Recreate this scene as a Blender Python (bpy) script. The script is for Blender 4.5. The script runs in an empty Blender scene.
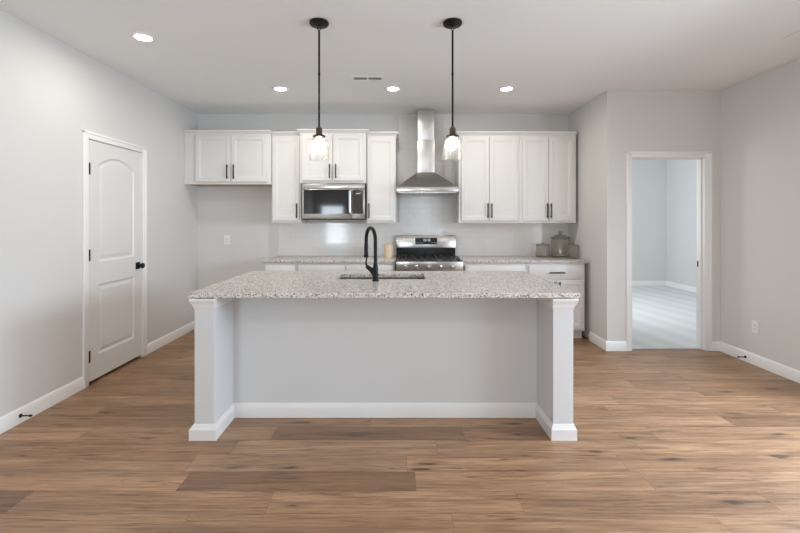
import bpy, bmesh, math, random
from mathutils import Vector, Matrix
random.seed(7)
PI = math.pi
scn = bpy.context.scene
COL = scn.collection

# ------------------------------------------------------------------ camera
HC = 1.375
cam_d = bpy.data.cameras.new('camera')
cam = bpy.data.objects.new('camera', cam_d)
COL.objects.link(cam)
cam.location = (0, 0, HC)
cam.rotation_euler = (PI / 2, 0, 0)
cam_d.sensor_width = 36.0
cam_d.lens = 18.9
cam_d.shift_x = 4 / 800
cam_d.shift_y = -46.5 / 800
cam_d.clip_start = 0.05
scn.camera = cam

# ------------------------------------------------------------------ colour management, world, daylight
scn.view_settings.view_transform = 'Standard'
scn.view_settings.look = 'None'
scn.view_settings.gamma = 1.0
scn.view_settings.use_curve_mapping = False
scn.view_settings.exposure = 0.10
scn.cycles.max_bounces = 10
scn.cycles.diffuse_bounces = 6
scn.cycles.glossy_bounces = 4
scn.cycles.transparent_max_bounces = 24
scn.cycles.sample_clamp_indirect = 4.0
scn.cycles.caustics_reflective = False
scn.cycles.caustics_refractive = False
scn.cycles.use_denoising = True

world = bpy.data.worlds.new('sky')
scn.world = world
world.use_nodes = True
wb = world.node_tree.nodes['Background']
wb.inputs['Color'].default_value = (0.80, 0.90, 1.0, 1)
wb.inputs['Strength'].default_value = 0.4


def area(name, loc, rot, sx, sy, watts, color):
    d = bpy.data.lights.new(name, 'AREA')
    d.shape = 'RECTANGLE'
    d.size, d.size_y = sx, sy
    d.energy = watts
    d.color = color
    o = bpy.data.objects.new(name, d)
    o.location = loc
    o.rotation_euler = rot
    COL.objects.link(o)
    return o


def downlight(name, x, y, watts):
    d = bpy.data.lights.new(name, 'AREA')
    d.shape = 'DISK'
    d.size = 0.12
    d.energy = watts
    d.color = (1.0, 0.96, 0.88)
    o = bpy.data.objects.new(name, d)
    o.location = (x, y, 2.735)
    COL.objects.link(o)


DAY = (0.855, 0.955, 1.06)
# daylight through the glass door on the right (open sky seen high outside it, and the level view), and the two windows behind the camera
area('daylight_patio_sky', (4.2, 2.2, 1.9), (math.radians(55), 0, PI / 2), 1.6, 1.6, 230, (0.82, 0.96, 1.14))
area('daylight_patio_door', (3.56, 0.75, 1.07), (PI / 2, 0, PI / 2), 1.4, 2.0, 62, (0.85, 0.955, 1.08))
area('daylight_rear_window', (1.025, -3.06, 1.475), (PI / 2, 0, 0), 0.9, 1.5, 16, DAY)
area('daylight_rear_side_window', (-1.975, -3.06, 1.075), (PI / 2, 0, 0), 0.7, 1.5, 60, DAY)
area('daylight_bedroom_window', (2.28, 6.6, 1.5), (PI / 2, 0, -PI / 2), 1.6, 1.4, 66, (0.93, 0.97, 1.0))
# unseen living-area lamps: first placed from shadow edges, the others added for light
downlight('unseen_downlight', 2.45, 0.26, 10)
downlight('unseen_downlight.001', -0.1, 0.26, 9)
downlight('unseen_downlight.002', -1.9, 0.0, 5)
downlight('unseen_downlight.003', 0.3, -1.6, 8)
RECESSED_S = 245.0
BULB_S = 75.0


# ------------------------------------------------------------------ materials
def new_mat(name):
    m = bpy.data.materials.new(name)
    m.use_nodes = True
    nt = m.node_tree
    return m, nt, nt.nodes['Principled BSDF']


def link(nt, a, b):
    nt.links.new(a, b)


def bump_noise(nt, bsdf, scale, strength, dist=0.002, detail=3):
    tc = nt.nodes.new('ShaderNodeTexCoord')
    n = nt.nodes.new('ShaderNodeTexNoise')
    n.inputs['Scale'].default_value = scale
    n.inputs['Detail'].default_value = detail
    b = nt.nodes.new('ShaderNodeBump')
    b.inputs['Strength'].default_value = strength
    b.inputs['Distance'].default_value = dist
    link(nt, tc.outputs['Object'], n.inputs['Vector'])
    link(nt, n.outputs['Fac'], b.inputs['Height'])
    link(nt, b.outputs['Normal'], bsdf.inputs['Normal'])
    return n


def simple(name, col, rough=0.5, metal=0.0, bump=None, coat=0.0, spec=None, vary=0.0):
    m, nt, b = new_mat(name)
    b.inputs['Base Color'].default_value = (*col, 1)
    b.inputs['Roughness'].default_value = rough
    b.inputs['Metallic'].default_value = metal
    if coat:
        b.inputs['Coat Weight'].default_value = coat
    if spec is not None:
        b.inputs['Specular IOR Level'].default_value = spec
    if bump:
        n = bump_noise(nt, b, *bump)
    if vary:
        tc = nt.nodes.new('ShaderNodeTexCoord')
        n2 = nt.nodes.new('ShaderNodeTexNoise')
        n2.inputs['Scale'].default_value = 3.0
        r = nt.nodes.new('ShaderNodeValToRGB')
        r.color_ramp.elements[0].color = (*[c * (1 - vary) for c in col], 1)
        r.color_ramp.elements[1].color = (*[min(1, c * (1 + vary)) for c in col], 1)
        r.color_ramp.elements[0].position = 0.3
        r.color_ramp.elements[1].position = 0.7
        link(nt, tc.outputs['Object'], n2.inputs['Vector'])
        link(nt, n2.outputs['Fac'], r.inputs['Fac'])
        link(nt, r.outputs['Color'], b.inputs['Base Color'])
    return m


def steel(name, col, rough, axis='x'):
    """brushed metal: fine streaks along one axis"""
    m, nt, b = new_mat(name)
    b.inputs['Metallic'].default_value = 1.0
    tc = nt.nodes.new('ShaderNodeTexCoord')
    mp = nt.nodes.new('ShaderNodeMapping')
    mp.inputs['Scale'].default_value = (3, 200, 200) if axis == 'x' else (200, 200, 3)
    n = nt.nodes.new('ShaderNodeTexNoise')
    n.inputs['Scale'].default_value = 1.0
    n.inputs['Detail'].default_value = 2
    link(nt, tc.outputs['Object'], mp.inputs['Vector'])
    link(nt, mp.outputs['Vector'], n.inputs['Vector'])
    r = nt.nodes.new('ShaderNodeValToRGB')
    r.color_ramp.elements[0].color = (*[c * 0.88 for c in col], 1)
    r.color_ramp.elements[1].color = (*[min(1, c * 1.08) for c in col], 1)
    link(nt, n.outputs['Fac'], r.inputs['Fac'])
    link(nt, r.outputs['Color'], b.inputs['Base Color'])
    mr = nt.nodes.new('ShaderNodeMapRange')
    mr.inputs['To Min'].default_value = rough * 0.8
    mr.inputs['To Max'].default_value = rough * 1.25
    link(nt, n.outputs['Fac'], mr.inputs['Value'])
    link(nt, mr.outputs['Result'], b.inputs['Roughness'])
    return m


def emit(name, col, s):
    m = bpy.data.materials.new(name)
    m.use_nodes = True
    nt = m.node_tree
    nt.nodes.clear()
    e = nt.nodes.new('ShaderNodeEmission')
    e.inputs['Color'].default_value = (*col, 1)
    e.inputs['Strength'].default_value = s
    o = nt.nodes.new('ShaderNodeOutputMaterial')
    link(nt, e.outputs[0], o.inputs['Surface'])
    return m


def math_node(nt, op, a, b=None):
    n = nt.nodes.new('ShaderNodeMath')
    n.operation = op
    for i, v in enumerate((a, b)):
        if v is None:
            continue
        if isinstance(v, (int, float)):
            n.inputs[i].default_value = v
        else:
            link(nt, v, n.inputs[i])
    return n.outputs[0]


def thin_glass(name, tint=(0.97, 0.97, 0.96), seed_scale=45, haze=0.06, refl=1.0):
    """thin clear glass: see-through with fresnel reflections, faint seeds"""
    m = bpy.data.materials.new(name)
    m.use_nodes = True
    nt = m.node_tree
    nt.nodes.clear()
    out = nt.nodes.new('ShaderNodeOutputMaterial')
    tr = nt.nodes.new('ShaderNodeBsdfTransparent')
    tr.inputs['Color'].default_value = (*tint, 1)
    gl = nt.nodes.new('ShaderNodeBsdfGlossy')
    gl.inputs['Roughness'].default_value = 0.06
    df = nt.nodes.new('ShaderNodeBsdfTranslucent')
    df.inputs['Color'].default_value = (0.95, 0.95, 0.94, 1)
    lw = nt.nodes.new('ShaderNodeLayerWeight')
    lw.inputs['Blend'].default_value = 0.5
    mul = nt.nodes.new('ShaderNodeMath')
    mul.operation = 'MULTIPLY'
    mul.inputs[1].default_value = refl
    tc = nt.nodes.new('ShaderNodeTexCoord')
    no = nt.nodes.new('ShaderNodeTexNoise')
    no.inputs['Scale'].default_value = seed_scale
    bp = nt.nodes.new('ShaderNodeBump')
    bp.inputs['Strength'].default_value = 0.5
    bp.inputs['Distance'].default_value = 0.003
    link(nt, tc.outputs['Object'], no.inputs['Vector'])
    link(nt, no.outputs['Fac'], bp.inputs['Height'])
    link(nt, bp.outputs['Normal'], gl.inputs['Normal'])
    link(nt, bp.outputs['Normal'], lw.inputs['Normal'])
    mx = nt.nodes.new('ShaderNodeMixShader')
    p4 = math_node(nt, 'POWER', lw.outputs['Facing'], 4.0)
    link(nt, math_node(nt, 'ADD', math_node(nt, 'MULTIPLY', p4, 0.75), 0.04), mul.inputs[0])
    link(nt, mul.outputs[0], mx.inputs[0])
    m0 = nt.nodes.new('ShaderNodeMixShader')
    m0.inputs[0].default_value = haze
    link(nt, tr.outputs[0], m0.inputs[1])
    link(nt, df.outputs[0], m0.inputs[2])
    link(nt, m0.outputs[0], mx.inputs[1])
    link(nt, gl.outputs[0], mx.inputs[2])
    link(nt, mx.outputs[0], out.inputs['Surface'])
    return m


def ramp(nt, fac, stops, interp='LINEAR'):
    r = nt.nodes.new('ShaderNodeValToRGB')
    cr = r.color_ramp
    cr.interpolation = interp
    while len(cr.elements) > 1:
        cr.elements.remove(cr.elements[-1])
    cr.elements[0].position = stops[0][0]
    cr.elements[0].color = (*stops[0][1], 1)
    for p, c in stops[1:]:
        e = cr.elements.new(p)
        e.color = (*c, 1)
    link(nt, fac, r.inputs['Fac'])
    return r.outputs['Color']


def mixcol(nt, fac, a, b, blend='MIX'):
    n = nt.nodes.new('ShaderNodeMix')
    n.data_type = 'RGBA'
    n.blend_type = blend
    for k, v in ((0, fac), (6, a), (7, b)):
        if isinstance(v, (int, float)):
            n.inputs[k].default_value = v
        elif isinstance(v, tuple):
            n.inputs[k].default_value = (*v, 1)
        else:
            link(nt, v, n.inputs[k])
    return n.outputs[2]


def plank_floor():
    m, nt, b = new_mat('wood_plank_floor')
    W, L, SEED = 0.165, 1.22, 140.0
    tc = nt.nodes.new('ShaderNodeTexCoord')
    sp = nt.nodes.new('ShaderNodeSeparateXYZ')
    link(nt, tc.outputs['Object'], sp.inputs[0])
    x, y = sp.outputs[0], sp.outputs[1]
    ry = math_node(nt, 'DIVIDE', math_node(nt, 'ADD', y, 20 * W - 2.625 + 16 * W), W)
    row = math_node(nt, 'FLOOR', ry)
    fy = math_node(nt, 'FRACT', ry)
    wn = nt.nodes.new('ShaderNodeTexWhiteNoise')
    wn.noise_dimensions = '1D'
    link(nt, row, wn.inputs['W'])
    rx = math_node(nt, 'ADD', math_node(nt, 'DIVIDE', x, L), math_node(nt, 'MULTIPLY', wn.outputs['Value'], 7.0))
    col = math_node(nt, 'FLOOR', rx)
    fx = math_node(nt, 'FRACT', rx)
    cx = nt.nodes.new('ShaderNodeCombineXYZ')
    link(nt, col, cx.inputs[0])
    link(nt, math_node(nt, 'ADD', row, SEED), cx.inputs[1])
    w2 = nt.nodes.new('ShaderNodeTexWhiteNoise')
    w2.noise_dimensions = '2D'
    link(nt, cx.outputs[0], w2.inputs['Vector'])
    rnd = w2.outputs['Value']
    # plank tones
    tone = ramp(nt, rnd, [(0.0, (0.185, 0.095, 0.044)), (0.08, (0.210, 0.110, 0.052)), (0.16, (0.286, 0.155, 0.077)), (0.50, (0.329, 0.183, 0.094)),
                          (0.80, (0.353, 0.202, 0.106)), (1.0, (0.385, 0.227, 0.126))])
    # grain coordinates: stretched along the plank, shifted per plank
    gx = math_node(nt, 'ADD', math_node(nt, 'MULTIPLY', x, 1.0), math_node(nt, 'MULTIPLY', rnd, 37.0))
    gy = math_node(nt, 'ADD', y, math_node(nt, 'MULTIPLY', row, 3.7))
    gc = nt.nodes.new('ShaderNodeCombineXYZ')
    link(nt, gx, gc.inputs[0])
    link(nt, gy, gc.inputs[1])

    def grain(sx, sy, detail, rough, dist):
        mp = nt.nodes.new('ShaderNodeMapping')
        mp.inputs['Scale'].default_value = (sx, sy, 1)
        link(nt, gc.outputs[0], mp.inputs['Vector'])
        n = nt.nodes.new('ShaderNodeTexNoise')
        n.inputs['Scale'].default_value = 1
        n.inputs['Detail'].default_value = detail
        n.inputs['Roughness'].default_value = rough
        n.inputs['Distortion'].default_value = dist
        link(nt, mp.outputs[0], n.inputs['Vector'])
        return n.outputs['Fac']
    g1 = grain(1.1, 16, 7, 0.66, 1.2)
    g2 = grain(4, 80, 4, 0.65, 0.3)
    g3 = grain(0.6, 5, 2, 0.5, 0.4)
    c1 = mixcol(nt, 1.0, tone, ramp(nt, g1, [(0.27, (0.46, 0.39, 0.33)), (0.40, (0.78, 0.73, 0.69)), (0.55, (1.0, 1.0, 1.0)), (0.70, (1.22, 1.25, 1.28))]), 'MULTIPLY')
    c2 = mixcol(nt, 1.0, c1, ramp(nt, g2, [(0.33, (0.66, 0.61, 0.57)), (0.52, (1.0, 1.0, 1.0)), (0.66, (1.10, 1.11, 1.12))]), 'MULTIPLY')
    c3 = mixcol(nt, 1.0, c2, ramp(nt, g3, [(0.30, (0.80, 0.80, 0.80)), (0.70, (1.18, 1.18, 1.18))]), 'MULTIPLY')
    g4 = grain(2.6, 34, 4, 0.6, 1.0)
    c3 = mixcol(nt, 1.0, c3, ramp(nt, g4, [(0.28, (0.32, 0.25, 0.20)), (0.35, (0.75, 0.71, 0.67)), (0.41, (1.0, 1.0, 1.0))]), 'MULTIPLY')
    # knots: sparse stretched dark spots
    mp = nt.nodes.new('ShaderNodeMapping')
    mp.inputs['Scale'].default_value = (2.8, 12.0, 1)
    link(nt, gc.outputs[0], mp.inputs['Vector'])
    nz = nt.nodes.new('ShaderNodeTexNoise')
    nz.inputs['Scale'].default_value = 3.0
    link(nt, mp.outputs[0], nz.inputs['Vector'])
    ad = nt.nodes.new('ShaderNodeVectorMath')
    ad.operation = 'MULTIPLY_ADD'
    link(nt, nz.outputs['Color'], ad.inputs[0])
    ad.inputs[1].default_value = (0.35, 0.35, 0)
    link(nt, mp.outputs[0], ad.inputs[2])
    vo = nt.nodes.new('ShaderNodeTexVoronoi')
    vo.inputs['Scale'].default_value = 1.0
    vo.inputs['Randomness'].default_value = 1.0
    link(nt, ad.outputs[0], vo.inputs['Vector'])
    vs = nt.nodes.new('ShaderNodeSeparateColor')
    link(nt, vo.outputs['Color'], vs.inputs[0])
    has = math_node(nt, 'GREATER_THAN', vs.outputs[0], 0.66)
    kn = math_node(nt, 'MULTIPLY', has, ramp(nt, vo.outputs['Distance'], [(0.06, (0.95, 0.95, 0.95)), (0.13, (0.75, 0.75, 0.75)), (0.18, (0.3, 0.3, 0.3)), (0.34, (0, 0, 0))]))
    c4 = mixcol(nt, kn, c3, (0.045, 0.024, 0.013))
    # seams
    sy_ = math_node(nt, 'LESS_THAN', math_node(nt, 'MINIMUM', fy, math_node(nt, 'SUBTRACT', 1.0, fy)), 0.010)
    sx_ = math_node(nt, 'LESS_THAN', math_node(nt, 'MINIMUM', fx, math_node(nt, 'SUBTRACT', 1.0, fx)), 0.0012)
    seam = math_node(nt, 'MAXIMUM', sy_, sx_)
    c5 = mixcol(nt, math_node(nt, 'MULTIPLY', seam, 0.40), c4, (0.05, 0.03, 0.018))
    link(nt, c5, b.inputs['Base Color'])
    b.inputs['Roughness'].default_value = 0.46
    b.inputs['Specular IOR Level'].default_value = 0.9
    h = math_node(nt, 'SUBTRACT', math_node(nt, 'MULTIPLY', g2, 0.25), seam)
    bp = nt.nodes.new('ShaderNodeBump')
    bp.inputs['Strength'].default_value = 0.35
    bp.inputs['Distance'].default_value = 0.0015
    link(nt, h, bp.inputs['Height'])
    link(nt, bp.outputs['Normal'], b.inputs['Normal'])
    return m


def granite():
    m, nt, b = new_mat('speckled_granite')
    tc = nt.nodes.new('ShaderNodeTexCoord')

    def vor(scale):
        nz = nt.nodes.new('ShaderNodeTexNoise')
        nz.inputs['Scale'].default_value = scale * 1.2
        link(nt, tc.outputs['Object'], nz.inputs['Vector'])
        ad = nt.nodes.new('ShaderNodeVectorMath')
        ad.operation = 'MULTIPLY_ADD'
        link(nt, nz.outputs['Color'], ad.inputs[0])
        ad.inputs[1].default_value = (0.6 / scale,) * 3
        link(nt, tc.outputs['Object'], ad.inputs[2])
        v = nt.nodes.new('ShaderNodeTexVoronoi')
        v.inputs['Scale'].default_value = scale
        link(nt, ad.outputs[0], v.inputs['Vector'])
        s = nt.nodes.new('ShaderNodeSeparateColor')
        link(nt, v.outputs['Color'], s.inputs[0])
        return s.outputs[0], s.outputs[1]
    a, a2 = vor(105)
    f, f2 = vor(215)
    base = ramp(nt, a, [(0.0, (0.64, 0.595, 0.555)), (0.35, (0.56, 0.505, 0.465)), (0.60, (0.44, 0.385, 0.345)), (0.75, (0.72, 0.685, 0.645))], 'CONSTANT')
    dark = ramp(nt, f, [(0.0, (0.9, 0.9, 0.9)), (0.10, (0.55, 0.55, 0.55)), (0.19, (0, 0, 0))], 'CONSTANT')
    c = mixcol(nt, dark, base, (0.035, 0.032, 0.032))
    d2 = ramp(nt, a2, [(0.0, (0.75, 0.75, 0.75)), (0.08, (0, 0, 0))], 'CONSTANT')
    c = mixcol(nt, d2, c, (0.06, 0.055, 0.055))
    l2 = ramp(nt, f2, [(0.0, (0.6, 0.6, 0.6)), (0.15, (0, 0, 0))], 'CONSTANT')
    c = mixcol(nt, l2, c, (0.82, 0.80, 0.77))
    link(nt, c, b.inputs['Base Color'])
    b.inputs['Roughness'].default_value = 0.22
    return m


def tile():
    m, nt, b = new_mat('glossy_subway_tile')
    tc = nt.nodes.new('ShaderNodeTexCoord')
    sp = nt.nodes.new('ShaderNodeSeparateXYZ')
    cb = nt.nodes.new('ShaderNodeCombineXYZ')
    link(nt, tc.outputs['Object'], sp.inputs[0])
    link(nt, sp.outputs[0], cb.inputs[0])
    link(nt, sp.outputs[2], cb.inputs[1])
    br = nt.nodes.new('ShaderNodeTexBrick')
    br.offset = 0.5
    br.inputs['Scale'].default_value = 1.0
    br.inputs['Brick Width'].default_value = 0.152
    br.inputs['Row Height'].default_value = 0.0765
    br.inputs['Mortar Size'].default_value = 0.0012
    br.inputs['Mortar Smooth'].default_value = 0.4
    br.inputs['Color1'].default_value = (0.82, 0.80, 0.775, 1)
    br.inputs['Color2'].default_value = (0.79, 0.77, 0.745, 1)
    br.inputs['Mortar'].default_value = (0.66, 0.645, 0.63, 1)
    link(nt, cb.outputs[0], br.inputs['Vector'])
    link(nt, br.outputs['Color'], b.inputs['Base Color'])
    b.inputs['Roughness'].default_value = 0.10
    bp = nt.nodes.new('ShaderNodeBump')
    bp.invert = True
    bp.inputs['Strength'].default_value = 0.5
    bp.inputs['Distance'].default_value = 0.001
    link(nt, br.outputs['Fac'], bp.inputs['Height'])
    nz = nt.nodes.new('ShaderNodeTexNoise')
    nz.inputs['Scale'].default_value = 14
    link(nt, tc.outputs['Object'], nz.inputs['Vector'])
    b2 = nt.nodes.new('ShaderNodeBump')
    b2.inputs['Strength'].default_value = 0.12
    b2.inputs['Distance'].default_value = 0.006
    link(nt, nz.outputs['Fac'], b2.inputs['Height'])
    link(nt, bp.outputs['Normal'], b2.inputs['Normal'])
    link(nt, b2.outputs['Normal'], b.inputs['Normal'])
    return m


def carpet():
    m, nt, b = new_mat('bedroom_carpet')
    tc = nt.nodes.new('ShaderNodeTexCoord')
    mp = nt.nodes.new('ShaderNodeMapping')
    mp.inputs['Rotation'].default_value = (0, 0, math.radians(-8))
    link(nt, tc.outputs['Object'], mp.inputs['Vector'])
    wv = nt.nodes.new('ShaderNodeTexWave')
    wv.inputs['Scale'].default_value = 0.95
    wv.inputs['Distortion'].default_value = 1.2
    link(nt, mp.outputs[0], wv.inputs['Vector'])
    nz = nt.nodes.new('ShaderNodeTexNoise')
    nz.inputs['Scale'].default_value = 260
    nz.inputs['Detail'].default_value = 4
    link(nt, tc.outputs['Object'], nz.inputs['Vector'])
    c1 = ramp(nt, wv.outputs['Fac'], [(0.35, (0.76, 0.77, 0.78)), (0.65, (0.83, 0.84, 0.85))])
    c2 = mixcol(nt, ramp(nt, nz.outputs['Fac'], [(0.35, (0.4, 0.4, 0.4)), (0.6, (0, 0, 0))]), c1, (0.60, 0.60, 0.60))
    link(nt, c2, b.inputs['Base Color'])
    b.inputs['Roughness'].default_value = 1.0
    b.inputs['Specular IOR Level'].default_value = 0.05
    bp = nt.nodes.new('ShaderNodeBump')
    bp.inputs['Strength'].default_value = 0.8
    bp.inputs['Distance'].default_value = 0.006
    link(nt, nz.outputs['Fac'], bp.inputs['Height'])
    link(nt, bp.outputs['Normal'], b.inputs['Normal'])
    return m


M = {
    'wall': simple('greige_wall_paint', (0.70, 0.69, 0.675), 0.75, bump=(320, 0.08, 0.0008)),
    'bedwall': simple('bedroom_wall_paint', (0.68, 0.68, 0.675), 0.8, bump=(320, 0.08, 0.0008)),
    'ceiling': simple('ceiling_paint', (0.87, 0.885, 0.885), 0.9, bump=(180, 0.15, 0.001)),
    'trim': simple('white_trim_paint', (0.87, 0.865, 0.855), 0.35, bump=(60, 0.03, 0.0005)),
    'door': simple('white_door_paint', (0.76, 0.75, 0.735), 0.38, bump=(60, 0.03, 0.0005)),
    'cab': simple('white_cabinet_paint', (0.74, 0.73, 0.715), 0.35, bump=(60, 0.03, 0.0005)),
    'island': simple('pale_grey_island_paint', (0.625, 0.63, 0.63), 0.45, bump=(60, 0.03, 0.0005)),
    'rawwood': simple('raw_plywood', (0.50, 0.36, 0.23), 0.6, vary=0.12),
    'floor': plank_floor(),
    'granite': granite(),
    'tile': tile(),
    'carpet': carpet(),
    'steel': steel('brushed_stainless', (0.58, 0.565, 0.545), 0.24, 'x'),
    'steel_v': steel('brushed_stainless_vertical', (0.74, 0.725, 0.705), 0.33, 'z'),  # pale wall reflections on the chimney put into a lighter colour
    'steel_dark_reflect': steel('stainless_canopy_dark_reflect', (0.47, 0.455, 0.44), 0.26, 'x'),  # darker colour stands in for the dark reflections on the hood canopy
    'gun': simple('dark_gunmetal', (0.045, 0.041, 0.038), 0.42, 0.6, bump=(200, 0.03, 0.0003)),
    'black': simple('matte_black_metal', (0.007, 0.007, 0.008), 0.40, 0.0, bump=(200, 0.03, 0.0003), spec=0.22),
    'rubber': simple('black_rubber', (0.015, 0.015, 0.015), 0.8, bump=(200, 0.05, 0.0003)),
    'bronze': simple('aged_bronze', (0.095, 0.070, 0.055), 0.38, 0.9, bump=(90, 0.05, 0.0004)),
    'blackglass': simple('black_oven_glass', (0.012, 0.011, 0.011), 0.06, bump=(3, 0.02, 0.001)),
    'darkpanel': simple('dark_control_glass', (0.030, 0.026, 0.024), 0.12, bump=(3, 0.02, 0.001)),
    'iron': simple('cast_iron', (0.02, 0.02, 0.02), 0.6, bump=(300, 0.2, 0.0006)),
    'enamel': simple('black_enamel', (0.014, 0.014, 0.014), 0.15, bump=(40, 0.03, 0.0005)),
    'plate': simple('white_plastic', (0.86, 0.85, 0.83), 0.35, bump=(50, 0.02, 0.0004)),
    'slot': simple('dark_slot', (0.03, 0.03, 0.03), 0.7, bump=(50, 0.02, 0.0004)),
    'ventdark': simple('vent_duct_interior', (0.50, 0.49, 0.48), 0.8, bump=(50, 0.02, 0.0004)),
    'cream': simple('cream_stoneware', (0.70, 0.56, 0.42), 0.4, bump=(30, 0.08, 0.001), vary=0.08),
    'oats': simple('dry_goods', (0.42, 0.33, 0.25), 0.9, bump=(160, 0.8, 0.004), vary=0.25),
    'glass': thin_glass('seeded_pendant_glass', haze=0.045),
    'jar': thin_glass('canister_glass', tint=(0.975, 0.965, 0.95), seed_scale=6, haze=0.10, refl=0.9),
    'jar_lid': thin_glass('canister_lid_glass', tint=(0.86, 0.845, 0.82), seed_scale=6, haze=0.05, refl=1.2),
    'gasket': simple('grey_rubber_gasket', (0.22, 0.21, 0.20), 0.6, bump=(100, 0.05, 0.0004)),
    'winglass': thin_glass('window_glass', tint=(0.98, 0.99, 0.99), seed_scale=1, haze=0.0, refl=0.6),
    'lamp': emit('recessed_lamp_lens', (1.03, 0.97, 0.87), RECESSED_S),
    'bulb': emit('warm_bulb', (1.0, 0.93, 0.82), BULB_S),
    'digits': emit('range_display_digits', (0.75, 0.85, 0.95), 0.9),
    'micdigits': emit('microwave_clock_digits', (0.85, 0.80, 0.75), 0.7),
}


# ------------------------------------------------------------------ mesh helpers (all coordinates in world metres)
def bm_new():
    return bmesh.new()


def hexa(bm, lo, hi, z0, z1, bev=0.0, seg=1):
    """lo / hi = (x0,x1,y0,y1) rectangles at z0 and z1"""
    vs = []
    for (r, z) in ((lo, z0), (hi, z1)):
        x0, x1, y0, y1 = r
        for p in ((x0, y0), (x1, y0), (x1, y1), (x0, y1)):
            vs.append(bm.verts.new((p[0], p[1], z)))
    fs = [(3, 2, 1, 0), (4, 5, 6, 7), (0, 1, 5, 4), (1, 2, 6, 5), (2, 3, 7, 6), (3, 0, 4, 7)]
    faces = [bm.faces.new([vs[i] for i in f]) for f in fs]
    if bev:
        es = list({e for f in faces for e in f.edges})
        bmesh.ops.bevel(bm, geom=es, offset=bev, segments=seg, profile=0.5, affect='EDGES', clamp_overlap=True)


def box(bm, x0, x1, y0, y1, z0, z1, bev=0.0, seg=1):
    hexa(bm, (x0, x1, y0, y1), (x0, x1, y0, y1), z0, z1, bev, seg)


def lathe(bm, prof, c, n=32, axis='z', flute=0.0, nf=0, cap=True):
    """prof = [(r, h)...] spun about an axis through c"""
    rings = []
    for (r, h) in prof:
        ring = []
        for k in range(n):
            a = 2 * PI * k / n
            rr = r * (1 + (flute * math.cos(nf * a) if nf else 0))
            u, v = rr * math.cos(a), rr * math.sin(a)
            if axis == 'z':
                p = (c[0] + u, c[1] + v, c[2] + h)
            elif axis == 'x':
                p = (c[0] + h, c[1] + u, c[2] + v)
            else:
                p = (c[0] + u, c[1] + h, c[2] + v)
            ring.append(bm.verts.new(p))
        rings.append(ring)
    for a, b in zip(rings, rings[1:]):
        for k in range(n):
            bm.faces.new((a[k], a[(k + 1) % n], b[(k + 1) % n], b[k]))
    if cap:
        if prof[0][0] > 1e-5:
            bm.faces.new(rings[0][::-1])
        if prof[-1][0] > 1e-5:
            bm.faces.new(rings[-1])


def tube(bm, pts, rad, n=12):
    pts = [Vector(p) for p in pts]
    rads = rad if isinstance(rad, (list, tuple)) else [rad] * len(pts)
    t0 = (pts[1] - pts[0]).normalized()
    up = Vector((0, 0, 1)) if abs(t0.z) < 0.9 else Vector((1, 0, 0))
    nrm = t0.cross(up).normalized()
    rings = []
    for i, p in enumerate(pts):
        if i == 0:
            t = t0
        elif i == len(pts) - 1:
            t = (pts[i] - pts[i - 1]).normalized()
        else:
            t = ((pts[i + 1] - pts[i]).normalized() + (pts[i] - pts[i - 1]).normalized()).normalized()
        nrm = (nrm - t * nrm.dot(t)).normalized()
        bi = t.cross(nrm)
        rings.append([bm.verts.new(p + (nrm * math.cos(2 * PI * k / n) + bi * math.sin(2 * PI * k / n)) * rads[i]) for k in range(n)])
    for a, b in zip(rings, rings[1:]):
        for k in range(n):
            bm.faces.new((a[k], a[(k + 1) % n], b[(k + 1) % n], b[k]))
    bm.faces.new(rings[0][::-1])
    bm.faces.new(rings[-1])


def nested(bm, loops):
    """closed stack of equal-length vertex loops, joined by quads; first and last capped"""
    rs = [[bm.verts.new(p) for p in l] for l in loops]
    n = len(rs[0])
    for a, b in zip(rs, rs[1:]):
        for k in range(n):
            bm.faces.new((a[k], a[(k + 1) % n], b[(k + 1) % n], b[k]))
    bm.faces.new(rs[0][::-1])
    bm.faces.new(rs[-1])


def shaker(bm, x0, x1, z0, z1, yf, th=0.02, rail=0.058, rec=0.009):
    """cabinet door facing -Y with a recessed centre panel and a small ogee step"""
    def rect(i, y):
        return [(x0 + i, y, z0 + i), (x1 - i, y, z0 + i), (x1 - i, y, z1 - i), (x0 + i, y, z1 - i)]
    nested(bm, [rect(0, yf + th), rect(0, yf + 0.002), rect(0.002, yf), rect(rail - 0.012, yf), rect(rail - 0.008, yf + 0.004),
                rect(rail, yf + 0.005), rect(rail + 0.004, yf + rec)])


def pull_v(bm, x, z0, z1, yf, r=0.0075):
    """vertical bar pull on a face at yf facing -Y"""
    y = yf - 0.030
    tube(bm, [(x, y, z0), (x, y, z1)], r, 10)
    for z in (z0 + 0.022, z1 - 0.022):
        tube(bm, [(x, yf + 0.002, z), (x, y, z)], r * 0.8, 8)


def pull_h(bm, z, x0, x1, yf, r=0.0075):
    y = yf - 0.030
    tube(bm, [(x0, y, z), (x1, y, z)], r, 10)
    for x in (x0 + 0.022, x1 - 0.022):
        tube(bm, [(x, yf + 0.002, z), (x, y, z)], r * 0.8, 8)


def root_loc(o):
    v = Vector((0, 0, 0))
    while o is not None:
        v += o.location
        o = o.parent
    return v


def obj(name, bm, mat, parent=None, loc=(0, 0, 0), smooth=35):
    """one mesh object; vertices are given in world metres and rebased to the parent or to loc"""
    bmesh.ops.recalc_face_normals(bm, faces=bm.faces[:])
    off = root_loc(parent) if parent else Vector(loc)
    bmesh.ops.translate(bm, verts=bm.verts[:], vec=-off)
    me = bpy.data.meshes.new(name)
    bm.to_mesh(me)
    bm.free()
    me.materials.append(M[mat] if isinstance(mat, str) else mat)
    if smooth:
        me.polygons.foreach_set('use_smooth', [True] * len(me.polygons))
        me.set_sharp_from_angle(angle=math.radians(smooth))
    o = bpy.data.objects.new(name, me)
    COL.objects.link(o)
    if parent:
        o.parent = parent
    else:
        o.location = loc
    return o


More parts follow.
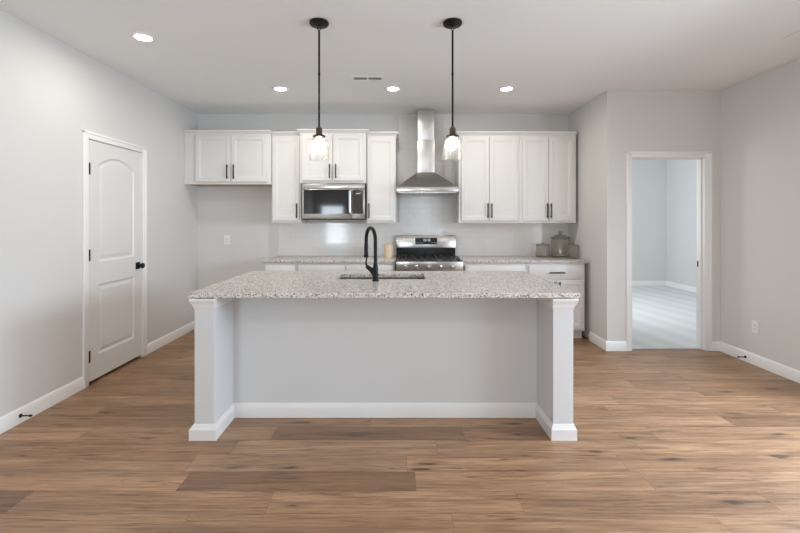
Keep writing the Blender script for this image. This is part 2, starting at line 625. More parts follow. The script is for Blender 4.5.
def tag(o, label, cat, group=None):
    o['label'] = label
    o['category'] = cat
    if group:
        o['group'] = group
    return o


def thing(name, label, cat, loc, group=None):
    o = bpy.data.objects.new(name, None)
    o.empty_display_size = 0.05
    o.location = loc
    COL.objects.link(o)
    return tag(o, label, cat, group)


def struct(name, bm, mat, label, cat, smooth=35):
    o = obj(name, bm, mat, None, smooth=smooth)
    o['kind'] = 'structure'
    return tag(o, label, cat)


def boxes(*bs, bev=0.0):
    bm = bm_new()
    for b in bs:
        box(bm, *b, bev)
    return bm


# ------------------------------------------------------------------ the setting
XL, XR = -2.555, 3.41          # left and right walls
XK = 2.22                      # kitchen side wall
YB = 5.42                      # kitchen back wall
YD = 4.42                      # wall with the bedroom doorway
YR = -3.0                      # wall behind the camera
H = 2.74
T = 0.12
BX, BY = 5.63, 8.75            # bedroom right and far walls

struct('floor', boxes((XL - T, XR + T, YR - T, YB + T, -0.10, 0.0)), 'floor',
       'brown wood plank floor of the kitchen and living area', 'floor')
struct('bedroom_floor', boxes((XK, BX + T, YD + 0.06, BY + T, -0.09, 0.012)), 'carpet',
       'pale grey carpet seen through the open bedroom doorway', 'carpet')
struct('ceiling', boxes((XL - T, BX + T, YR - T, BY + T, H, H + 0.1)), 'ceiling',
       'flat off-white ceiling above the kitchen', 'ceiling')

# left wall with the pantry door opening
DY0, DY1, DZ = 3.465, 4.235, 2.062
struct('wall_left', boxes((XL - T, XL, YR - T, DY0, 0, H), (XL - T, XL, DY1, YB + T, 0, H), (XL - T, XL, DY0, DY1, DZ, H)), 'wall',
       'light greige wall holding the white arched-panel door', 'wall')
struct('wall_dark_seal', boxes((XL - T - 0.04, XL - T - 0.01, DY0 - 0.1, DY1 + 0.1, 0, H)), 'slot',
       'dark panel added to block light behind the closed white door', 'wall')  # dark panel added behind the door to block light and keep the gap dark
struct('wall_back', boxes((XL, XK, YB, YB + T, 0, H)), 'wall', 'light greige wall behind the kitchen cabinets', 'wall')
struct('wall_kitchen_side', boxes((XK, XK + T, YD, YB + T, 0, H), (XK, XK + T, YB + T, 5.8, 0, H), (XK, XK + T, 7.4, BY, 0, H),
                                  (XK, XK + T, 5.8, 7.4, 0, 0.8), (XK, XK + T, 5.8, 7.4, 2.2, H)), 'wall',
       'short greige wall at the right end of the kitchen counter', 'wall')
OX0, OX1, OZ = 2.485, 3.25, 2.03
struct('wall_doorway', boxes((XK + T, OX0 - 0.02, YD, YD + T, 0, H), (OX1 + 0.02, BX + T, YD, YD + T, 0, H), (OX0 - 0.02, OX1 + 0.02, YD, YD + T, OZ + 0.02, H)), 'wall',
       'greige wall around the open bedroom doorway', 'wall')
PY0, PY1, PZ = -0.05, 2.95, 2.08
struct('wall_right', boxes((XR, XR + T, YR - T, PY0, 0, H), (XR, XR + T, PY1, YD, 0, H), (XR, XR + T, PY0, PY1, PZ, H)), 'wall',
       'greige wall on the right with a power outlet', 'wall')
R1 = (0.55, 1.5, 0.7, 2.25)
R2 = (-2.35, -1.60, 0.30, 1.85)
struct('wall_rear', boxes((XL, R2[0], YR - T, YR, 0, H), (R2[1], R1[0], YR - T, YR, 0, H), (R1[1], XR, YR - T, YR, 0, H),
                          (R2[0], R2[1], YR - T, YR, 0, R2[2]), (R2[0], R2[1], YR - T, YR, R2[3], H),
                          (R1[0], R1[1], YR - T, YR, 0, R1[2]), (R1[0], R1[1], YR - T, YR, R1[3], H)), 'wall',
       'greige wall with two windows behind the camera', 'wall')
struct('wall_bedroom_far', boxes((XK + T, BX + T, BY, BY + T, 0, H)), 'bedwall', 'far pale grey bedroom wall seen through the doorway', 'wall')
struct('wall_bedroom_right', boxes((BX, BX + T, YD + T, BY, 0, H)), 'bedwall', 'right-hand pale grey bedroom wall seen through the doorway', 'wall')


# windows behind the camera, patio door
def window_frame(name, plane, a0, a1, z0, z1, at, label, mull=True):
    bm = bm_new()
    f = 0.05
    def b(u0, u1, w0, w1):
        if plane == 'y':
            box(bm, u0, u1, at - 0.03, at + 0.03, w0, w1, 0.003)
        else:
            box(bm, at - 0.03, at + 0.03, u0, u1, w0, w1, 0.003)
    b(a0, a1, z0, z0 + f)
    b(a0, a1, z1 - f, z1)
    b(a0, a0 + f, z0 + f, z1 - f)
    b(a1 - f, a1, z0 + f, z1 - f)
    if mull:
        b(a0 + f, a1 - f, (z0 + z1) / 2 - 0.02, (z0 + z1) / 2 + 0.02)
    else:
        b((a0 + a1) / 2 - 0.04, (a0 + a1) / 2 + 0.04, z0 + f, z1 - f)
    w = struct(name, bm, 'trim', label, 'window' if name.startswith('window') else 'door')
    g = f - 0.008
    panes = ([(a0 + g, a1 - g, z0 + g, (z0 + z1) / 2 - 0.015), (a0 + g, a1 - g, (z0 + z1) / 2 + 0.015, z1 - g)] if mull else
             [(a0 + g, (a0 + a1) / 2 - 0.035, z0 + g, z1 - g), ((a0 + a1) / 2 + 0.035, a1 - g, z0 + g, z1 - g)])
    for (u0, u1, w0, w1) in panes:
        bm = bm_new()
        if plane == 'y':
            box(bm, u0, u1, at - 0.003, at + 0.003, w0, w1)
        else:
            box(bm, at - 0.003, at + 0.003, u0, u1, w0, w1)
        obj('pane', bm, 'winglass', w)


window_frame('window_1', 'y', *R1[:2], *R1[2:], YR - 0.015, 'wide white sash window behind the camera')
window_frame('window_2', 'y', *R2[:2], *R2[2:], YR - 0.015, 'narrow white sash window behind the camera')
window_frame('door_2', 'x', PY0, PY1, 0.0, PZ, XR + 0.03, 'white framed glass patio door on the right', False)
window_frame('window_3', 'x', 5.8, 7.4, 0.8, 2.2, XK + 0.09, 'white sash window in the side wall of the bedroom')


# baseboards: profile swept along straight runs
def base_run(bm, p, q, nrm, h=0.10, t=0.015):
    prof = [(0, 0), (t, 0), (t, h - 0.028), (t * 0.72, h - 0.016), (t * 0.60, h - 0.006), (t * 0.3, h), (0, h)]
    p, q, n = Vector((*p, 0)), Vector((*q, 0)), Vector((*nrm, 0))
    loops = [[e + n * a + Vector((0, 0, z)) for a, z in prof] for e in (p, q)]
    nested(bm, loops)


def baseboard(name, runs, label, **kw):
    bm = bm_new()
    for r in runs:
        base_run(bm, *r, **kw)
    return struct(name, bm, 'trim', label, 'baseboard')


CO = 0.057   # casing width
baseboard('baseboard_left', [((XL, YR), (XL, DY0 - CO + 0.01), (1, 0)), ((XL, DY1 + CO - 0.01), (XL, YB), (1, 0))],
          'white baseboard along the left wall on both sides of the door')
baseboard('baseboard_back', [((XL, YB), (-1.51, YB), (0, -1))], 'white baseboard at the back of the empty fridge space')
baseboard('baseboard_kitchen_side', [((XK, YD), (XK, 4.80), (-1, 0)), ((XK - 0.015, YD), (OX0 - CO, YD), (0, -1))],
          'white baseboard wrapping the wall corner beside the kitchen counter')
baseboard('baseboard_right', [((XR, YR), (XR, PY0), (-1, 0)), ((XR, PY1), (XR, YD), (-1, 0)), ((OX1 + CO, YD), (XR, YD), (0, -1))],
          'white baseboard along the right wall')
baseboard('baseboard_bedroom', [((XK + T, BY), (BX, BY), (0, -1)), ((BX, YD + T), (BX, BY), (-1, 0))],
          'white baseboard in the bedroom beyond the doorway', h=0.11)


# casing profile pieces
def casing_bar(bm, axis, a0, a1, b0, b1, face, d):
    """flat casing bar with a thicker outer band; axis 'x' = on a wall facing +X, 'y' = on a wall facing -Y"""
    if axis == 'x':
        box(bm, face, face + d, a0, a1, b0, b1, 0.004, 2)
    else:
        box(bm, a0, a1, face - d, face, b0, b1, 0.004, 2)


bm = bm_new()
for (a0, a1, b0, b1) in ((DY0 - CO + 0.012, DY0 + 0.012, 0, DZ + CO - 0.012), (DY1 - 0.012, DY1 + CO - 0.012, 0, DZ + CO - 0.012),
                         (DY0 + 0.012, DY1 - 0.012, DZ - 0.012, DZ + CO - 0.012)):
    casing_bar(bm, 'x', a0, a1, b0, b1, XL, 0.014)
box(bm, XL, XL + 0.020, DY0 - CO + 0.009, DY0 - CO + 0.03, 0, DZ + CO - 0.012, 0.004, 2)
box(bm, XL, XL + 0.020, DY1 + CO - 0.03, DY1 + CO - 0.009, 0, DZ + CO - 0.012, 0.004, 2)
box(bm, XL, XL + 0.020, DY0 - CO + 0.009, DY1 + CO - 0.009, DZ + CO - 0.03, DZ + CO - 0.009, 0.004, 2)
# jambs lining the opening
box(bm, XL - T, XL, DY0, DY0 + 0.017, 0, DZ)
box(bm, XL - T, XL, DY1 - 0.017, DY1, 0, DZ)
box(bm, XL - T, XL, DY0 + 0.017, DY1 - 0.017, DZ - 0.012, DZ)
struct('trim_1', bm, 'trim', 'white casing around the arched-panel door on the left wall', 'door casing')

t2 = bm_new()
for (a0, a1, b0, b1) in ((OX0 - CO - 0.005, OX0 - 0.005, 0, OZ + CO + 0.005), (OX1 + 0.005, OX1 + CO + 0.005, 0, OZ + CO + 0.005), (OX0 - 0.005, OX1 + 0.005, OZ + 0.005, OZ + CO + 0.005)):
    casing_bar(t2, 'y', a0, a1, b0, b1, YD, 0.014)
box(t2, OX0 - CO - 0.008, OX0 - CO + 0.013, YD - 0.020, YD, 0, OZ + CO + 0.005, 0.004, 2)
box(t2, OX1 + CO - 0.013, OX1 + CO + 0.008, YD - 0.020, YD, 0, OZ + CO + 0.005, 0.004, 2)
box(t2, OX0 - CO - 0.008, OX1 + CO + 0.008, YD - 0.020, YD, OZ + CO - 0.013, OZ + CO + 0.008, 0.004, 2)
box(t2, OX0 - 0.02, OX0, YD, YD + T + 0.002, 0, OZ)
box(t2, OX1, OX1 + 0.02, YD, YD + T + 0.002, 0, OZ)
box(t2, OX0 - 0.02, OX1 + 0.02, YD, YD + T + 0.002, OZ, OZ + 0.02)
box(t2, OX0, OX0 + 0.011, YD + 0.045, YD + 0.08, 0, OZ, 0.002)     # door stops
box(t2, OX1 - 0.011, OX1, YD + 0.045, YD + 0.08, 0, OZ, 0.002)
box(t2, OX0, OX1, YD + 0.045, YD + 0.08, OZ - 0.011, OZ, 0.002)
trim2 = struct('trim_2', t2, 'trim', 'white casing and jamb of the open bedroom doorway', 'door casing')
obj('strike_plate', boxes((OX1 - 0.003, OX1 + 0.004, YD + 0.083, YD + 0.112, 0.87, 0.935), bev=0.001), 'black', trim2)


# ------------------------------------------------------------------ arched two-panel door
def smoothstep(a, b, v):
    t = max(0.0, min(1.0, (v - a) / (b - a)))
    return t * t * (3 - 2 * t)


def door_leaf():
    y0, y1, z0, z1 = DY0 + 0.020, DY1 - 0.020, 0.026, DZ - 0.016
    xf, th = XL + 0.002, 0.035
    w = y1 - y0
    nu, nv = 116, 330
    rads = []
    p0, p1 = 0.118, w - 0.118
    rise, side = 0.085, 1.845
    half = (p1 - p0) / 2
    R = (half * half + rise * rise) / (2 * rise)
    uc = (p0 + p1) / 2

    def sdf(u, z):
        # distance inside each panel outline (positive inside)
        lo = min(u - p0, p1 - u, z - 0.225, 0.825 - z)
        d_arc = R - math.hypot(u - uc, z - (side + rise - R)) if z > side + rise - R else R
        up = min(u - p0, p1 - u, z - 1.018, d_arc)
        return max(lo, up)
    bm = bm_new()
    grid = []
    for j in range(nv + 1):
        z = z0 + (z1 - z0) * j / nv
        row = []
        for i in range(nu + 1):
            u = w * i / nu
            d = sdf(u, z)
            dep = 0.010 * smoothstep(0.0, 0.014, d) - 0.0065 * smoothstep(0.026, 0.050, d)
            row.append(bm.verts.new((xf - dep, y0 + u, z)))
        grid.append(row)
    for j in range(nv):
        for i in range(nu):
            bm.faces.new((grid[j][i], grid[j][i + 1], grid[j + 1][i + 1], grid[j + 1][i]))
    # edges and back
    bx = xf - th
    c = [bm.verts.new((bx, y, z)) for y, z in ((y0, z0), (y1, z0), (y1, z1), (y0, z1))]
    bm.faces.new(c)
    bm.faces.new(grid[0] + [c[1], c[0]])
    bm.faces.new(grid[-1] + [c[2], c[3]])
    bm.faces.new([r[0] for r in grid] + [c[3], c[0]])
    bm.faces.new([r[-1] for r in grid] + [c[2], c[1]])
    return bm


door = obj('door_1', door_leaf(), 'door', smooth=30)
door['kind'] = 'structure'
tag(door, 'closed white two-panel door with arched upper panel on the left wall', 'door')
for zc in (1.80, 1.08, 0.235):
    bm = bm_new()
    yy = DY0 + 0.0185
    box(bm, XL + 0.001, XL + 0.004, yy - 0.016, yy + 0.026, zc - 0.045, zc + 0.045, 0.001)
    tube(bm, [(XL + 0.008, yy, zc - 0.047), (XL + 0.008, yy, zc + 0.050)], 0.0095, 10)
    obj('hinge', bm, 'black', door)
KY, KZ = 4.150, 0.925
bm = bm_new()
box(bm, XL + 0.001, XL + 0.010, KY - 0.033, KY + 0.033, KZ - 0.033, KZ + 0.033, 0.003, 2)
knob = obj('rosette', bm, 'black', door)
knob['label'] = 'square black rosette behind the knob'
bm = bm_new()
lathe(bm, [(0.0, 0.010), (0.012, 0.010), (0.011, 0.030), (0.020, 0.036), (0.027, 0.046), (0.027, 0.056), (0.020, 0.064), (0.0, 0.066)], (XL, KY, KZ), 24, 'x')
obj('knob', bm, 'black', door)


# ------------------------------------------------------------------ upper cabinets
def crown(bm, x0, x1, yf, yb, z0, z1, e=0.032, left=True, right=True):
    el, er = (e if left else 0), (e if right else 0)
    zm = z1 - 0.016
    box(bm, x0 - (0.004 if left else 0), x1 + (0.004 if right else 0), yf - 0.005, yb, z0, z0 + 0.014, 0.002)
    hexa(bm, (x0, x1, yf - 0.003, yb), (x0 - el, x1 + er, yf - e, yb), z0 + 0.014, zm)
    box(bm, x0 - el, x1 + er, yf - e - 0.003, yb, zm, z1, 0.003)


def upper_cabinet(x0, x1, yf, z0, z1, doors, label, hand, crown_kw, crown_yb=None, group='white upper cabinets', under=None, fill=None):
    """doors = [(dx0, dx1, handle x)], hand = (z0, z1) of the pulls; open underside panel set up inside the frame"""
    t = thing('upper_cabinet', label, 'cabinet', ((x0 + x1) / 2, YB, z0), group)
    yb = YB - 0.001
    ztop = z1 - 0.062
    bm = bm_new()
    fr = 0.02
    # carcass: sides, top, bottom, face frame
    box(bm, x0, x0 + 0.016, yf + fr, yb, z0, ztop)
    box(bm, x1 - 0.016, x1, yf + fr, yb, z0, ztop)
    box(bm, x0 + 0.016, x1 - 0.016, yf + fr, yb, ztop - 0.016, ztop)
    box(bm, x0 + 0.016, x1 - 0.016, yb - 0.01, yb, z0 + 0.012, ztop - 0.016)
    obj('cabinet_body', bm, 'cab', t)
    bm = bm_new()
    box(bm, x0, x1, yf, yf + fr, z0, ztop, 0.0012)
    obj('face_frame', bm, 'cab', t)
    p = obj('bottom_panel', boxes((x0 + 0.016, x1 - 0.016, yf + fr, yb - 0.01, z0 + 0.001, z0 + 0.012)), under or 'cab', t)
    if under:
        p['label'] = 'raw tan plywood underside'
    for (a, b, hx) in doors:
        bm = bm_new()
        shaker(bm, a, b, z0 + 0.030, ztop - 0.004, yf - 0.021)
        d = obj('cabinet_door', bm, 'cab', t)
        bm = bm_new()
        pull_v(bm, hx, hand[0], hand[1], yf - 0.021)
        h = obj('handle', bm, 'gun', d)
    bm = bm_new()
    crown(bm, x0, x1, yf, crown_yb or yb, ztop, z1, **crown_kw)
    obj('crown_molding', bm, 'cab', t)
    return t


ZT = 2.448
UY = YB - 0.330     # front of the standard uppers
MY = YB - 0.405     # deeper cabinet over the microwave
FY = YB - 0.360
upper_cabinet(XL + 0.002, -1.507, FY, 1.805, ZT + 0.008, [(-2.405, -1.985, -2.022), (-1.979, -1.548, -1.942)],
              'wide short white upper cabinet over the empty fridge space', (1.868, 2.038), dict(left=False, right=False), under='rawwood')
upper_cabinet(-1.505, -1.150, UY, 1.338, ZT - 0.006, [(-1.488, -1.165, -1.195)],
              'tall narrow white upper cabinet between the fridge space and the microwave', (1.398, 1.575), dict(left=False, right=False))
upper_cabinet(-1.148, -0.358, MY, 1.815, ZT + 0.008, [(-1.118, -0.755, -0.788), (-0.748, -0.385, -0.715)],
              'short white double-door upper cabinet directly above the microwave', (1.868, 2.038), dict(left=True, right=True), crown_yb=UY - 0.036)
upper_cabinet(-0.356, -0.002, UY, 1.338, ZT - 0.006, [(-0.345, -0.020, -0.325)],
              'tall narrow white upper cabinet between the microwave and the hood', (1.398, 1.575), dict(left=False, right=True))
upper_cabinet(0.760, 1.492, UY, 1.338, ZT - 0.004, [(0.790, 1.125, 1.105), (1.131, 1.466, 1.151)],
              'tall white double-door upper cabinet next to the steel range hood', (1.398, 1.575), dict(left=True, right=False))
upper_cabinet(1.494, 2.180, UY, 1.338, ZT - 0.004, [(1.528, 1.840, 1.820), (1.846, 2.142, 1.866)],
              'tall white double-door upper cabinet above the glass canisters', (1.398, 1.575), dict(left=False, right=False))

# ------------------------------------------------------------------ base cabinets, counters, backsplash
CF = YB - 0.610     # front of the base cabinets
CT = 0.914


def base_cabinet(x0, x1, drawers, doors, label, side=False):
    """drawers = [(a, b)], doors = [(a, b, handle x)]"""
    t = thing('base_cabinet', label, 'cabinet', ((x0 + x1) / 2, YB, 0), 'white base cabinets')
    bm = bm_new()
    box(bm, x0, x1, CF + 0.02, YB - 0.0105, 0.105, CT - 0.032)
    obj('cabinet_body', bm, 'cab', t)
    obj('toe_kick', boxes((x0, x1, CF + 0.075, YB - 0.0105, 0, 0.105)), 'cab', t)
    obj('face_frame', boxes((x0, x1, CF, CF + 0.02, 0.105, CT - 0.032), bev=0.001), 'cab', t)
    for (a, b) in drawers:
        bm = bm_new()
        box(bm, a, b, CF - 0.021, CF, 0.705, 0.858, 0.003, 2)
        d = obj('drawer', bm, 'cab', t)
        bm = bm_new()
        w = min(0.088, (b - a) * 0.35)
        pull_h(bm, 0.776, (a + b) / 2 - w, (a + b) / 2 + w, CF - 0.021)
        obj('handle', bm, 'gun', d)
    for (a, b, hx) in doors:
        bm = bm_new()
        shaker(bm, a, b, 0.130, 0.690, CF - 0.021)
        d = obj('cabinet_door', bm, 'cab', t)
        bm = bm_new()
        pull_v(bm, hx, 0.500, 0.672, CF - 0.021)
        obj('handle', bm, 'gun', d)


base_cabinet(-1.508, -1.140, [(-1.490, -1.155)], [(-1.490, -1.155, -1.190)], 'narrow white base cabinet beside the empty fridge space')
base_cabinet(-1.138, -0.010, [(-1.110, -0.580), (-0.568, -0.030)], [(-1.110, -0.580, -0.612), (-0.568, -0.030, -0.536)],
             'wide white base cabinet left of the range under the tiled wall')
base_cabinet(0.772, 1.488, [(0.790, 1.470)], [(0.790, 1.127, 1.105), (1.133, 1.470, 1.155)], 'white base cabinet right of the range')
base_cabinet(1.490, 2.160, [(1.520, 2.140)], [(1.520, 1.827, 1.800), (1.833, 2.140, 1.860)],
             'white base cabinet under the glass canisters, with a black drawer pull')


def counter(x0, x1, label):
    bm = bm_new()
    box(bm, x0, x1, CF - 0.026, YB - 0.0105, CT - 0.031, CT, 0.003, 2)
    return tag(obj('countertop', bm, 'granite', None, ((x0 + x1) / 2, YB, CT)), label, 'countertop', 'granite counters along the back wall')


counter(-1.515, -0.003, 'speckled granite counter left of the range along the back wall')
counter(0.764, 2.195, 'speckled granite counter right of the range, holding the glass canisters')

bm = bm_new()
box(bm, -1.515, XK - 0.001, YB - 0.010, YB - 0.0005, CT - 0.05, 1.337, 0.001)
tag(obj('backsplash', bm, 'tile', None, (0, YB, CT)), 'long glossy white subway tile backsplash between the back counters and the upper cabinets', 'backsplash')
bm = bm_new()
box(bm, 0.036, 0.722, YB - 0.010, YB - 0.0005, 1.3375, H - 0.001, 0.001)
tag(obj('backsplash', bm, 'tile', None, (0, YB, CT)), 'upright glossy white tile panel behind the range hood', 'backsplash')


# ------------------------------------------------------------------ microwave
def microwave():
    x0, x1, z0, z1 = -1.125, -0.372, 1.378, 1.812
    yf = YB - 0.400
    t = thing('microwave', 'stainless steel microwave mounted under the upper cabinet', 'microwave', ((x0 + x1) / 2, YB, z0))
    obj('body', boxes((x0, x1, yf + 0.03, YB - 0.002, z0 + 0.012, z1 - 0.001), bev=0.003), 'steel', t)
    b = obj('vent_base', boxes((x0 + 0.01, x1 - 0.01, yf + 0.02, YB - 0.03, z0, z0 + 0.012)), 'iron', t)
    b['label'] = 'black underside grille'
    # top vent strip
    bm = bm_new()
    box(bm, x0, x1, yf - 0.004, yf + 0.03, z1 - 0.064, z1 - 0.001, 0.004, 2)
    v = obj('vent_strip', bm, 'steel', t)
    xd = x0 + 0.590
    # door: steel frame with black window
    bm = bm_new()
    box(bm, x0, xd, yf, yf + 0.028, z0 + 0.012, z1 - 0.067, 0.004, 2)
    d = obj('door', bm, 'steel', t)
    obj('window', boxes((x0 + 0.022, xd - 0.02, yf - 0.002, yf + 0.004, z0 + 0.070, z1 - 0.075), bev=0.001), 'blackglass', d)
    bm = bm_new()
    tube(bm, [(xd - 0.012, yf - 0.001, z0 + 0.075), (xd - 0.012, yf - 0.040, z0 + 0.095), (xd - 0.012, yf - 0.043, z0 + 0.20),
              (xd - 0.012, yf - 0.040, z1 - 0.105), (xd - 0.012, yf - 0.001, z1 - 0.085)], 0.017, 14)
    obj('handle', bm, 'steel_v', d)
    # control column
    bm = bm_new()
    box(bm, xd + 0.003, x1, yf, yf + 0.028, z0 + 0.012, z1 - 0.067, 0.004, 2)
    c = obj('control_frame', bm, 'steel', t)
    p = obj('control_panel', boxes((xd + 0.012, x1 - 0.022, yf - 0.002, yf + 0.004, z0 + 0.070, z1 - 0.075), bev=0.001), 'darkpanel', c)
    p['label'] = 'dark glass touch panel'
    bm = bm_new()
    box(bm, xd + 0.055, xd + 0.110, yf - 0.003, yf - 0.001, z1 - 0.125, z1 - 0.115)
    obj('clock', bm, 'micdigits', c)


microwave()


# ------------------------------------------------------------------ range hood
def hood():
    cx = 0.368
    t = thing('range_hood', 'stainless steel chimney range hood between the upper cabinets', 'range hood', (cx, YB, 1.696))
    x0, x1, yf, yb = cx - 0.362, cx + 0.362, YB - 0.500, YB - 0.011
    bm = bm_new()
    box(bm, x0, x1, yf, yb, 1.708, 1.764, 0.003, 2)
    obj('rim', bm, 'steel', t)
    bm = bm_new()
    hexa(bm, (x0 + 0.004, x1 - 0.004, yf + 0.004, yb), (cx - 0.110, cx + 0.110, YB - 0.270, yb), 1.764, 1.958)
    obj('canopy', bm, 'steel_dark_reflect', t, smooth=20)
    bm = bm_new()
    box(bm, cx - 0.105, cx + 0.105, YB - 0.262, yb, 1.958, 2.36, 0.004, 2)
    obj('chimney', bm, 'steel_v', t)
    bm = bm_new()
    box(bm, cx - 0.100, cx + 0.100, YB - 0.256, yb, 2.36, H - 0.001, 0.004, 2)
    obj('chimney_extension', bm, 'steel_v', t)
    bm = bm_new()
    box(bm, x0 + 0.02, x1 - 0.02, yf + 0.02, yb - 0.02, 1.696, 1.708)
    for k in range(14):
        x = x0 + 0.06 + k * (x1 - x0 - 0.12) / 13
        box(bm, x - 0.008, x + 0.008, yf + 0.05, yb - 0.05, 1.692, 1.696)
    obj('grease_filter', bm, 'steel', t)


hood()


# ------------------------------------------------------------------ range
def kitchen_range():
    x0, x1 = 0.001, 0.759
    yf = YB - 0.680
    yb = YB - 0.011
    t = thing('range', 'stainless steel gas range with black grates and digital backguard', 'range', ((x0 + x1) / 2, YB, 0))
    obj('body', boxes((x0, x1, yf + 0.045, yb, 0.09, 0.895), bev=0.003), 'enamel', t)
    for fx in (x0 + 0.05, x1 - 0.05):
        for fy in (yf + 0.09, yb - 0.06):
            bm = bm_new()
            lathe(bm, [(0.016, 0.0), (0.018, 0.01), (0.014, 0.09)], (fx, fy, 0), 12)
            obj('foot', bm, 'rubber', t)
    bm = bm_new()
    box(bm, x0, x1, yf + 0.012, yf + 0.045, 0.09, 0.245, 0.004, 2)
    obj('drawer', bm, 'steel', t)
    bm = bm_new()
    box(bm, x0, x1, yf + 0.008, yf + 0.045, 0.252, 0.775, 0.004, 2)
    d = obj('oven_door', bm, 'steel', t)
    obj('window', boxes((x0 + 0.09, x1 - 0.09, yf + 0.005, yf + 0.012, 0.33, 0.62), bev=0.002), 'blackglass', d)
    bm = bm_new()
    tube(bm, [(x0 + 0.04, yf - 0.04, 0.725), (x1 - 0.04, yf - 0.04, 0.725)], 0.013, 14)
    for x in (x0 + 0.07, x1 - 0.07):
        tube(bm, [(x, yf + 0.010, 0.725), (x, yf - 0.04, 0.725)], 0.009, 10)
    obj('handle', bm, 'steel', d)
    # control panel, slightly raked
    bm = bm_new()
    hexa(bm, (x0, x1, yf + 0.012, yf + 0.06), (x0, x1, yf + 0.002, yf + 0.06), 0.782, 0.905, 0.004, 2)
    p = obj('control_panel', bm, 'steel', t)
    for kx in (0.105, 0.235, 0.375, 0.515, 0.645):
        bm = bm_new()
        lathe(bm, [(0.025, 0.004), (0.026, -0.006), (0.022, -0.010), (0.020, -0.032), (0.016, -0.036), (0.0, -0.036)], (kx, yf + 0.006, 0.842), 24, 'y')
        box(bm, kx - 0.004, kx + 0.004, yf - 0.034, yf - 0.022, 0.824, 0.860, 0.001)
        obj('knob', bm, 'steel', p)
    # cooktop, burners, grates
    bm = bm_new()
    box(bm, x0, x1, yf + 0.012, yb - 0.055, 0.895, 0.915, 0.004, 2)
    obj('cooktop', bm, 'enamel', t)
    for bx in (0.20, 0.56):
        for by in (yf + 0.18, yf + 0.44):
            bm = bm_new()
            lathe(bm, [(0.052, 0.0), (0.052, 0.008), (0.040, 0.012), (0.036, 0.018), (0.0, 0.019)], (bx, by, 0.915), 24)
            obj('burner', bm, 'iron', t)
    for (g0, g1) in ((x0 + 0.03, 0.377), (0.383, x1 - 0.03)):
        bm = bm_new()
        y0, y1, z = yf + 0.045, yb - 0.085, 0.926
        for y in (y0, (y0 + y1) / 2, y1):
            box(bm, g0, g1, y - 0.006, y + 0.006, z, z + 0.012, 0.002)
        for k in range(5):
            x = g0 + 0.006 + (g1 - g0 - 0.012) * k / 4
            box(bm, x - 0.006, x + 0.006, y0, y1, z + 0.001, z + 0.013, 0.002)
        for x in (g0 + 0.008, g1 - 0.008):
            for y in (y0 + 0.004, y1 - 0.004):
                box(bm, x - 0.006, x + 0.006, y - 0.006, y + 0.006, 0.9155, z + 0.002)
        obj('grate', bm, 'iron', t)
    # backguard: black glossy riser below, steel console above
    obj('riser', boxes((x0 + 0.003, x1 - 0.003, yb - 0.055, yb, 0.895, 1.035), bev=0.002), 'enamel', t)
    bm = bm_new()
    hexa(bm, (x0, x1, yb - 0.072, yb), (x0, x1, yb - 0.050, yb), 1.022, 1.180, 0.004, 2)
    g = obj('backguard', bm, 'steel', t)
    bm = bm_new()
    hexa(bm, (0.245, 0.525, yb - 0.0705, yb - 0.03), (0.245, 0.525, yb - 0.0575, yb - 0.03), 1.065, 1.148, 0.001)
    ds = obj('display', bm, 'blackglass', g)
    ds['label'] = 'black digital display'
    yk = yb - 0.0665
    for dx in (0.352, 0.372, 0.402, 0.422):
        bm = bm_new()
        for (a, b, c, e) in ((0, 0.012, 0.028, 0.031), (0, 0.012, 0.0, 0.003), (0, 0.003, 0.0, 0.031), (0.009, 0.012, 0.0, 0.031)):
            box(bm, dx + a, dx + b, yk - 0.003, yk + 0.003, 1.105 + c, 1.105 + e)
        obj('clock_digit', bm, 'digits', g)
    for dx in (0.265, 0.295, 0.325, 0.455, 0.485, 0.505):
        obj('touch_button', boxes((dx, dx + 0.010, yb - 0.072, yb - 0.066, 1.082, 1.086)), 'digits', g)


kitchen_range()


# ------------------------------------------------------------------ canisters on the back counter
def glass_jar(x, y, r, h, lidh, label, contents, flute=0.0):
    t = thing('canister', label, 'canister', (x, y, CT), 'glass canisters')
    bm = bm_new()
    n = 48
    lathe(bm, [(0.0, 0.0), (r * 0.92, 0.0), (r, 0.008), (r, h * 0.86), (r * 0.93, h * 0.95), (r * 0.88, h), (r * 0.84, h), (r * 0.89, h * 0.94), (r - 0.004, h * 0.86),
               (r - 0.004, 0.012), (0.0, 0.010)], (x, y, CT), n, flute=flute, nf=16 if flute else 0, cap=False)
    obj('jar', bm, 'jar', t)
    bm = bm_new()
    lathe(bm, [(0.0, 0.0), (r * 0.96, 0.0), (r * 0.98, 0.006), (r * 0.96, 0.012), (r * 0.55, lidh * 0.40), (r * 0.2, lidh * 0.50), (r * 0.14, lidh * 0.60),
               (r * 0.26, lidh * 0.78), (r * 0.22, lidh * 0.95), (0.0, lidh)], (x, y, CT + h + 0.001), n, cap=False)
    obj('lid', bm, 'jar_lid', t)
    bm = bm_new()
    lathe(bm, [(r * 0.89, -0.010), (r * 0.98, -0.010), (r * 0.99, -0.005), (r * 0.98, 0.0), (r * 0.89, 0.0), (r * 0.89, -0.010)], (x, y, CT + h), n, cap=False)
    obj('gasket', bm, 'gasket', t)
    if contents:
        bm = bm_new()
        lathe(bm, [(0.0, 0.0125), (r - 0.008, 0.0125), (r - 0.007, contents), (r * 0.5, contents + 0.004), (0.0, contents + 0.006)], (x, y, CT), 32, cap=False)
        o = obj('contents', bm, 'oats', t)
        o['label'] = 'thin layer of brown dry goods'


